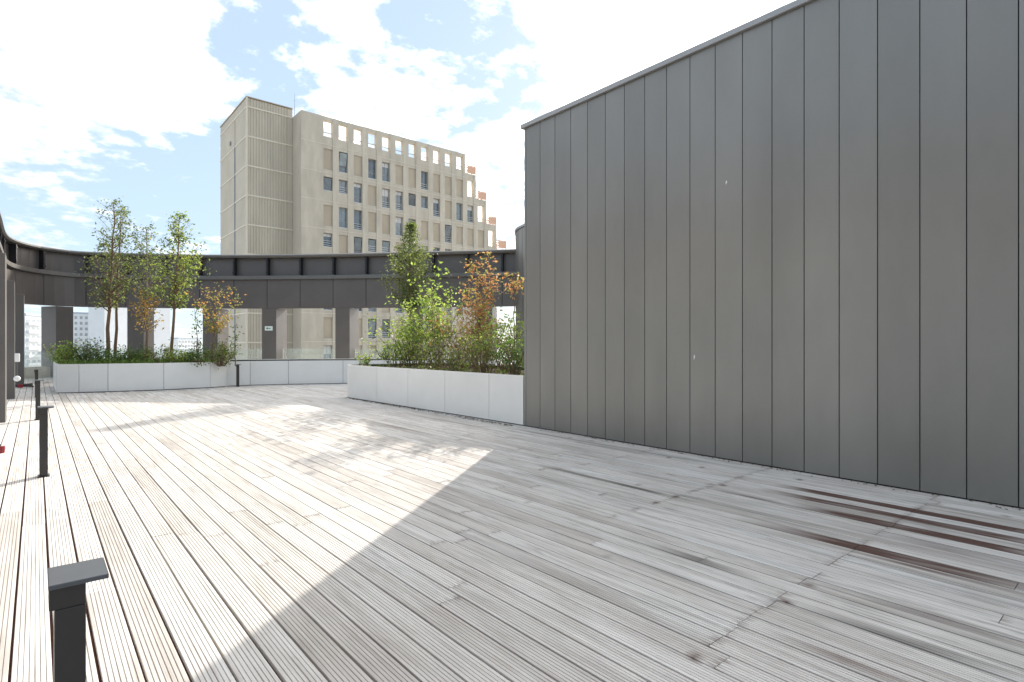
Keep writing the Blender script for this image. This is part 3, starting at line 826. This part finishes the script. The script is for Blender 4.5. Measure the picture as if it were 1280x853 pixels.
# trees of the left planter
Z = 18.2; tree(onsoil(133.5, Z), height(249, Z), height(385, Z), [(0, .30), (.12, .85), (.32, 1.15), (.5, .8), (.65, .62), (.85, .66), (1, .25)], 11, L_grey,
     'tall slender grey-green tree at the far left of the planter', group=G_t, nbr=54, nleaf=17, ls=.10, bark=M_bark, lean=(.18, -.12), r0=.062)
Z = 19.2; tree(onsoil(143.5, Z), height(256, Z), height(376, Z), [(0, .3), (.3, 1.0), (.6, .75), (.85, .6), (1, .25)], 12, L_grey,
     'thin tree standing just right of the tallest slender tree', group=G_t, nbr=38, nleaf=16, ls=.095, lean=(.15, -.05), r0=.05)
Z = 18.9; tree(onsoil(184, Z), height(281, Z), height(376, Z), [(0, .4), (.25, 1.1), (.5, .95), (.75, .6), (1, .22)], 13, L_grey,
     'shorter slender tree in the middle of the left planter', group=G_t, nbr=42, nleaf=17, ls=.095, lean=(-.02, .05), r0=.045, bark=M_bark_g)
Z = 18.6; tree(onsoil(214, Z), height(265, Z), height(384, Z), [(0, .3), (.18, .9), (.38, 1.3), (.52, 1.05), (.66, .55), (.85, .5), (1, .15)], 14, L_green,
     'bright leafy slender tree at the right of the left planter', group=G_t, nbr=56, nleaf=24, ls=.11, lean=(.22, -.15), r0=.05)
# small autumn trees there
Z = 17.9; tree(onsoil(184.5, Z), height(363, Z), height(412, Z), [(0, .35), (.4, .62), (.8, .5), (1, .3)], 15, L_gold,
     'small gold leaved maple with several thin stems in the left planter', nbr=20, nleaf=13, ls=.10, lean=(-.12, .08), r0=.03, name='small_maple', steep=.6)
x_ = onsoil(265, 18.3); tree(x_, height(362, 18.3), height(418, 18.3), [(0, .35), (.35, .8), (.8, .88), (1, .5)], 16, L_orange,
     'small orange and green maple at the right end of the left planter', nbr=26, nleaf=22, ls=.085, lean=(.10, -.06), r0=.03, name='small_maple', steep=.55)
tree(onsoil(246, 17.9), height(384, 17.9), height(438, 17.9), [(0, .16), (.6, .24), (1, .16)], 17, L_dark,
     'thin sparse sapling left of the small orange maple', nbr=14, nleaf=6, ls=.09, r0=.014, name='sapling', steep=.7)
tree(onsoil(294, 18.0), height(405, 18.0), height(440, 18.0), [(0, .12), (.6, .22), (1, .12)], 29, L_dark,
     'wispy sapling at the very right end of the left planter', nbr=9, nleaf=5, ls=.085, r0=.012, name='sapling', steep=.7)
# undergrowth
G_s = 'green shrubs in the long left planter'
sh = [(84, 17.2, 424, .42, L_bright, 'leafy light green shrub at the left corner of the left planter', 26, 22),
      (112, 17.4, 421, .50, L_dark, 'dark dense shrub left of the tallest trunk', 26, 22),
      (150, 17.4, 430, .42, L_dark, 'dark shrub between the two left trunks and the gold maple', 20, 18),
      (172, 17.8, 424, .40, L_dark, 'dark shrub at the foot of the gold maple', 20, 16),
      (203, 17.8, 426, .42, L_green, 'airy green shrub right of the gold maple', 18, 15),
      (224, 17.9, 430, .40, L_bright, 'bright feathery shrub at the foot of the bright leafy tree', 24, 18),
      (248, 18.0, 430, .36, L_dark, 'low dark shrub under the thin sparse sapling', 20, 18),
      (277, 18.3, 425, .45, L_green, 'rounded green shrub under the orange maple', 26, 20)]
for i, (px, Z, yt, rd, mt_, lab, nst, nl) in enumerate(sh):
    shrub(onsoil(px, Z), height(yt, Z)-SOIL, rd, 40+i, mt_, lab, nst=nst, nleaf=nl, ls=.075, group=G_s)
bb = MB(); rr = random.Random(77)
for _ in range(3400):
    u = rr.random(); px = 66+u*232; Z = rr.uniform(16.3, 18.8)+u*1.2
    x, y = at(px, Z)
    fy = 20.72-.45*min(1, max(0, (x-.44)/2.2))+ (.15 if x > 4 else 0)
    if y < fy+.02 or x < .52 or x > 4.78 or y > 23.2: continue
    h_ = rr.uniform(.08, .26); a = rr.uniform(0, 6.28); w = rr.uniform(.008, .016); tx, ty = rr.gauss(0, .08), rr.gauss(0, .08)
    c_, sn = math.cos(a)*w, math.sin(a)*w
    z0 = SOIL-.03
    bb.face([(x-c_, y-sn, z0), (x+c_, y+sn, z0), (x+c_*.6+tx*.6, y+sn*.6+ty*.6, z0+h_*.7), (x+tx, y+ty, z0+h_)])
for _ in range(2600):
    u = rr.random(); px = 66+u*232; Z = rr.uniform(16.3, 18.6)+u*1.2
    x, y = at(px, Z); fy = 20.72-.45*min(1, max(0, (x-.44)/2.2))+ (.15 if x > 4 else 0)
    if y < fy+.02 or x < .52 or x > 4.78 or y > 23.2: continue
    leaf(bb, Vector((x, y, SOIL+rr.random()**1.5*.22)), .07, rr)
tag(bb.build('ground_cover', L_grass), 'grass and low green ground cover in the left planter', 'ground cover', kind='stuff')

# back planter
x, y = at(512.5, 22.0); tree((x, y, SOIL), height(277, 22.0), height(390, 22.0), [(0, .3), (.15, .95), (.38, 1.3), (.58, 1.05), (.75, .5), (.88, .26), (1, .12)], 21, L_sage,
     'lone round crowned tree rising behind the right planter bushes', nbr=84, nleaf=44, ls=.10, r0=.05, name='round_tree')
x, y = at(482, 20.6); shrub((x, y, SOIL), height(429, 20.6)-SOIL, .34, 61, L_dark, 'small dark shrub in the back planter', nst=14, nleaf=14, ls=.075)

# right planter
def onx(px, X): x, y = at_x(px, X); return (x, y, SOIL), depth(x, y)
p_, Z = onx(456, 6.72); shrub(p_, height(426, Z)-SOIL, .15, 62, L_bright, 'small upright yellow-green shrub at the left end of the right planter', nst=9, nleaf=14, ls=.07, sub=1, spread=.05)
p_, Z = onx(494, 7.3); shrub(p_, height(415, Z)-SOIL, .45, 68, L_bright, 'low loose yellow-green shrub near the left end of the right planter', nst=14, nleaf=13, ls=.08)
p_, Z = onx(517, 7.9); shrub(p_, height(372, Z)-SOIL, .62, 63, L_bright, 'light green leafy bush below the lone round crowned tree', nst=32, nleaf=28, ls=.095)
p_, Z = onx(548, 8.5); shrub(p_, height(336, Z)-SOIL, .58, 64, L_bright, 'tall light green shrub left of the orange maple', nst=24, nleaf=28, ls=.11, leaf_from=.35)
p_, Z = onx(545, 7.3); shrub(p_, height(408, Z)-SOIL, .45, 65, L_green, 'low airy shrub in front of the tall light green one', nst=16, nleaf=13, ls=.07)
p_, Z = onx(596, 8.25); tree(p_, height(322, Z), height(420, Z), [(0, .35), (.3, .62), (.55, .75), (.8, .58), (1, .28)], 66, L_rust,
     'large orange and red maple beside the dark wall', nbr=46, nleaf=19, ls=.09, r0=.032, name='autumn_maple', steep=.8, lean=(.1, -.05))
p_, Z = onx(585, 8.5); shrub(p_, height(372, Z)-SOIL, .65, 67, L_orange, 'mixed green and orange bush behind the large maple', nst=28, nleaf=26, ls=.09, leaf_from=.25)
p_, Z = onx(604, 6.85); shrub(p_, height(402, Z)-SOIL, .42, 69, L_green, 'dense green shrub at the foot of the large maple', nst=26, nleaf=20, ls=.06)
p_, Z = onx(572, 6.9); shrub(p_, height(425, Z)-SOIL, .34, 74, L_green, 'low green shrub left of the maple stem', nst=20, nleaf=16, ls=.06)
p_, Z = onx(643, 8.7); tree(p_, height(340, Z), height(366, Z), [(0, .2), (.5, .34), (1, .2)], 70, L_rust,
     'thin red leaved maple shoot next to the edge of the dark wall', nbr=10, nleaf=9, ls=.095, r0=.018, name='autumn_maple', steep=.5)
p_, Z = onx(630, 8.3); shrub(p_, height(375, Z)-SOIL, .48, 71, L_bright, 'pale green shrub between the maple and the dark wall', nst=24, nleaf=20, ls=.09, leaf_from=.25)
p_, Z = onx(644, 6.8); shrub(p_, height(402, Z)-SOIL, .3, 72, L_dark, 'dark green shrub touching the corner of the dark wall', nst=20, nleaf=18, ls=.065)
bb = MB(); rr = random.Random(78)
for _ in range(900):
    y = rr.uniform(7.4, 13.6); x = rr.uniform(6.5, 7.8)
    leaf(bb, Vector((x, y, SOIL+rr.random()**2*.14)), .065, rr)
tag(bb.build('ground_cover', L_green), 'low green ground cover in the right planter', 'ground cover', kind='stuff')

# ------------------------------------------------------------------ big beige building
BX, BY = 19.8, 55.15; FL = 2.84; COLP = 1.616; C1 = 22.5; OW = .96
bld = empty('concrete_building', (BX, BY, -32))
tag(bld, 'large beige concrete building with stepped right side beyond the ring canopy', 'building')
def bp(bb, name, mat, parent=bld, **k):
    o = bb.build(name, mat, parent, **k)
    if parent is bld: rel(o, bld)
    return o
TOPZ = [24.4]+[22.15-FL*(k-1) for k in range(1, 7)]      # heights of the main part and the steps
ROWTOP = lambda r: 21.2-FL*(r-1)
grid = {1: 'BTBTTBBTBBB', 2: 'SSTBTTSSTBTT', 3: 'BTTBBTTBBTBBB', 4: 'SBTSSBTSTTBBTB', 5: 'BTBBTTBSTBBTTB', 6: 'TBTTBTSBBTTBTB',
        7: 'BTBTTBTTBTBBTB', 8: 'STBBTBSTTBTBBT', 9: 'BBTTBTBBTTBTTB'}
NROW = 9
wall_b = MB()
TH_ = .5
def col_x(c): return C1+COLP*(c-1)
def col_edge(c): return BX if c == 0 else C1+COLP*(c-.5)
zbot = ROWTOP(NROW)-2.6
# columns c = 1..11 main, 12.. steps
for c in range(1, 15):
    step = max(0, c-11); xl = C1+COLP*(c-1.5); xr = xl+COLP
    if c == 1: wall_b.box(BX, xl, BY, BY+TH_, zbot, TOPZ[0])
    top = TOPZ[min(step, 6)]
    ox0, ox1 = col_x(c)-OW/2, col_x(c)+OW/2
    # piers either side stand a little proud
    wall_b.box(xl, ox0, BY, BY+TH_, zbot, top); wall_b.box(ox1, xr, BY, BY+TH_, zbot, top)
    holes = []
    r0 = step
    if step == 0: holes.append((24.0, 22.42, 'O'))
    else: holes.append((top-.75, top-2.75, 'O'))
    for r in range(r0+1, NROW+1):
        k = grid[r][c-1] if c-1 < len(grid[r]) else 'B'
        holes.append((ROWTOP(r), ROWTOP(r)-(1.42 if k == 'S' else 2.12), k))
    z = top
    for (h1, h0, k) in holes:
        wall_b.box(ox0, ox1, BY+.045, BY+TH_, h1, z)        # spandrel, set back
        z = h0
        if k == 'B':
            infill = MB(); infill.box(ox0+.002, ox1-.002, BY+.17, BY+.40, h0+.002, h1-.002); bp(infill, 'blank_panel', M_conc_d)
        elif k == 'O':
            wall_b.box(ox0, ox1, BY+.18, BY+.24, h0+.38, h0+.45)
        else:
            wroot = MB()
            fw = .055
            y0, y1 = BY+.34, BY+.41
            wroot.box(ox0+.003, ox0+fw, y0, y1, h0, h1-.003); wroot.box(ox1-fw, ox1-.003, y0, y1, h0, h1-.003)
            wroot.box(ox0+fw, ox1-fw, y0, y1, h1-fw, h1-.003); wroot.box(ox0+fw, ox1-fw, y0, y1, h0+.003, h0+fw)
            if k == 'T': wroot.box(ox0+fw, ox1-fw, y0, y1, h0+.66, h0+.73)
            wroot.box((ox0+ox1)/2-.022, (ox0+ox1)/2+.022, y0+.004, y1-.004, h0+fw+.001, h1-fw-.001)
            wo_ = bp(wroot, 'window', M_winframe)
            pn = MB(); pn.box(ox0+fw, ox1-fw, BY+.37, BY+.39, h0+fw, h1-fw); pn.build('pane', M_pane, wo_)
            sl = MB(); sl.box(ox0-.02+.03, ox1-.01, BY+.03, BY+.25, h0+.003, h0+.05); sl.build('sill', M_sillguard, wo_)
            rw = random.Random(c*31+len(holes)*7+int(h0*10))
            if rw.random() < .55:
                gd = MB()
                for q in range(3): gd.box(ox0+.01, ox1-.01, BY+.16, BY+.185, h0+.20+q*.22, h0+.235+q*.22)
                gd.build('guard_rail', M_sillguard, wo_)
            if (c, r0) and rw.random() < .3:
                bl = MB(); bl.box(ox0+fw+.002, ox1-fw-.002, BY+.355, BY+.368, h1-fw-.5*rw.uniform(.5, 1.7), h1-fw-.002); bl.build('blind', M_blind, wo_)
            elif rw.random() < .45:
                op = MB(); a_ = .33
                op.hexa([(ox0+.1, BY+.25, h0+.74), (ox1-.1, BY+.25, h0+.74), (ox1-.1, BY+.27, h0+.74), (ox0+.1, BY+.27, h0+.74),
                         (ox0+.1, BY-.02, h1-.12), (ox1-.1, BY-.02, h1-.12), (ox1-.1, BY, h1-.12), (ox0+.1, BY, h1-.12)] if k == 'T' else
                        [(ox0+.1, BY+.25, h0+.1), (ox1-.1, BY+.25, h0+.1), (ox1-.1, BY+.27, h0+.1), (ox0+.1, BY+.27, h0+.1),
                         (ox0+.1, BY+.08, h1-.12), (ox1-.1, BY+.08, h1-.12), (ox1-.1, BY+.10, h1-.12), (ox0+.1, BY+.10, h1-.12)])
                op.build('tilted_sash', M_pane, wo_)
    wall_b.box(ox0, ox1, BY+.045, BY+TH_, zbot, z)
bp(wall_b, 'facade', M_conc)
# floor string courses: fine proud lines between the storeys
bb = MB()
for r in range(1, NROW+1):
    zt = ROWTOP(r)+.36; step_last = min(11+max(0, r), 14) if r <= 3 else 14
    xr = C1+COLP*(min(11+r-1+ (1 if r > 1 else 0), 14)-.5) if r > 1 else C1+COLP*10.5
    bb.box(BX-.012, xr, BY-.014, BY-.002, zt, zt+.045)
bp(bb, 'string_course', M_band)
# body behind the facade
bb = MB(); bb.box(BX, C1+COLP*10.5, BY+TH_+.002, BY+16, -32, 21.9)
bb.box(BX, BX+.45, BY+TH_+.002, 58.6, 21.902, TOPZ[0])
for k in range(1, 4):
    bb.box(C1+COLP*(10.5+k-1)+.002, C1+COLP*(10.5+k), BY+TH_+.002, BY+16, -32, 21.9-FL*k)
bb.box(BX, C1+COLP*13.5, BY+.05, BY+TH_-.002, -32, zbot-.002)
bp(bb, 'body', M_conc_side)
for k in range(1, 5):
    x0 = C1+COLP*(10.5+k-1); x1 = x0+COLP; zt = TOPZ[k]
    bb = MB()
    bb.box(x0+.35, x1-.08, BY+.035, BY+.055, zt+.05, zt+.90)
    for z in (.32, .62, .92): bb.box(x0+.02, x1, BY+.02, BY+.07, zt+z, zt+z+.11)
    for x in (x0+.35, x0+.9, x1-.08): bb.box(x, x+.10, BY+.025, BY+.065, zt, zt+.92)
    for z in (.32, .62, .92): bb.box(x1-.05, x1, BY+.072, BY+12, zt+z, zt+z+.07)
    for q in range(9): bb.box(x1-.05, x1-.001, BY+.6+q*1.3, BY+.68+q*1.3, zt, zt+.92)
    bp(bb, 'terrace_railing', M_orange)
# stair tower on the left of it
TX0, TX1, TY0, TY1, TZ = 15.4, 19.795, 57.5, 67.6, 25.2
stw = MB(); stw.box(TX0+.12, TX1, TY0+.12, TY1, -32, TZ-.01)
bp(stw, 'stair_core', M_conc_d)
rib, bands, side = MB(), MB(), MB()
levels = [TZ, TZ-.9]+[TZ-.9-FL*k for k in range(1, 12)]
nr = 14
for z1_, z0_ in zip(levels, levels[1:]):
    w = (TX1-.55-TX0-.16)/nr
    for k in range(nr):
        x0 = TX0+.16+k*w
        rib.hexa([(x0, TY0+.118, z0_+.10), (x0+w, TY0+.118, z0_+.10), (x0+w, TY0+.119, z0_+.10), (x0, TY0+.119, z0_+.10),
                  (x0, TY0+.118, z1_-.04), (x0+w, TY0+.118, z1_-.04), (x0+w, TY0+.119, z1_-.04), (x0, TY0+.119, z1_-.04)])
        rib.hexa([(x0+.02, TY0+.062, z0_+.10), (x0+w*.62, TY0+.062, z0_+.10), (x0+w*.75, TY0+.117, z0_+.10), (x0-.02, TY0+.117, z0_+.10),
                  (x0+.02, TY0+.062, z1_-.04), (x0+w*.62, TY0+.062, z1_-.04), (x0+w*.75, TY0+.117, z1_-.04), (x0-.02, TY0+.117, z1_-.04)])
    rib.box(TX1-.52, TX1-.02, TY0+.08, TY0+.118, z0_+.10, z1_-.04)
    bands.box(TX0-.01, TX1-.001, TY0+.012, TY0+.118, z0_-.04, z0_+.098)
    bands.box(TX0-.012, TX0+.118, TY0+.12, TY1, z0_-.04, z0_+.098)
    ym = TY0+4.2
    side.box(TX0+.04, TX0+.118, TY0+.16, ym-.12, z0_+.10, z1_-.042); side.box(TX0+.04, TX0+.118, ym+.12 if z1_ < TZ-.5 else ym-.118, TY1-.02, z0_+.10, z1_-.042)
rib2 = bp(rib, 'ribbed_wall', M_conc_rib); bp(side, 'side_wall', M_conc_side); bp(bands, 'concrete_band', M_band)
bb = MB(); bb.box(TX0-.03, TX0+.13, TY0-.015, TY0+.11, -5, TZ+.02); bp(bb, 'corner_pier', M_band)
bb = MB(); bb.box(TX0-.035, TX1, TY0-.02, TY1, TZ+.022, TZ+.10); bp(bb, 'roof_edge', M_conc_d)
bb = MB(); bb.tube([(TX0+.08, TY0+4.2, TZ-3.6), (TX0+.02, TY0+4.2, TZ-3.7), (TX0+.02, TY0+4.2, -8)], [.07]*3, 6); bp(bb, 'drain_pipe', M_winframe)
bb = MB(); bb.box(TX0-.10, TX0+.03, TY0+5.6, TY0+5.95, TZ-3.1, TZ-2.75); bp(bb, 'vent', M_winframe)
ax, ay = at_x(371.5, 20.5)
an = empty('roof_antenna', (20.1, 57.9, 24.4)); tag(an, 'thin roof antenna between the stair tower and the main building', 'antenna')
bb = MB(); bb.tube([(0, 0, -2.4), (0, 0, 0), (0, 0, 2.6)], [.03, .03, .012], 6); bb.build('mast', M_winframe, an)
bb = MB(); bb.tube([(-.14, 0, 1.9), (.14, 0, 1.9)], [.012, .012], 5); bb.build('crossbar', M_winframe, an)

# ------------------------------------------------------------------ far city blocks seen under the canopy
def block(px, Z, ytop, w, dpt, yaw, label, nfl, ncol, style=0, nside=0):
    x, y = at(px, Z); zt = height(ytop, Z); root = empty('apartment_block', (x, y, -32), R(yaw))
    tag(root, label, 'building')
    H = zt+32
    bb = MB(); bb.box(-w, 0, 0, dpt, 0, H); bb.build('wall', M_city, root)
    bb = MB(); bb.box(-w-.3, .3, -.3, dpt+.3, H+.01, H+.8); bb.build('roof', M_cityroof, root)
    fh = 2.95
    for r in range(nfl):
        z1 = H-1.2-r*fh
        if style == 1:
            bb = MB(); bb.box(-w+.5, -.5, -.9, -.01, z1-2.2, z1-1.2); bb.build('balcony', M_city, root)
        for c in range(ncol):
            cw = w/ncol; x0 = -w+c*cw+cw*.18
            f = MB(); f.box(x0, x0+cw*.64, -.12, -.012, z1-1.75, z1); wo2 = f.build('window', M_white, root)
            g_ = MB(); g_.box(x0+.12, x0+cw*.64-.12, -.16, -.122, z1-1.63, z1-.12); g_.build('pane', M_cityw, wo2)
    return root
block(117.5, 300, 393, 13.5, 24, 10, 'distant white apartment block with square windows seen left of the tree trunks', 10, 6)
b2 = block(176, 310, 386, 22, 10, 38, 'distant pale gabled block behind the gold maple', 0, 0)
block(52, 210, 396, 9, 12, 60, 'distant pale block with balcony bands in the left gap', 12, 3, 1)
block(213, 260, 383, 9.5, 14, 30, 'distant blank grey-white block between gold maple and bright tree', 0, 0)
block(38.5, 330, 401, 10, 12, 40, 'far slim block just right of the left posts', 9, 3)
block(252, 420, 424, 26, 14, 45, 'low far block on the skyline left of the orange maple', 4, 8)
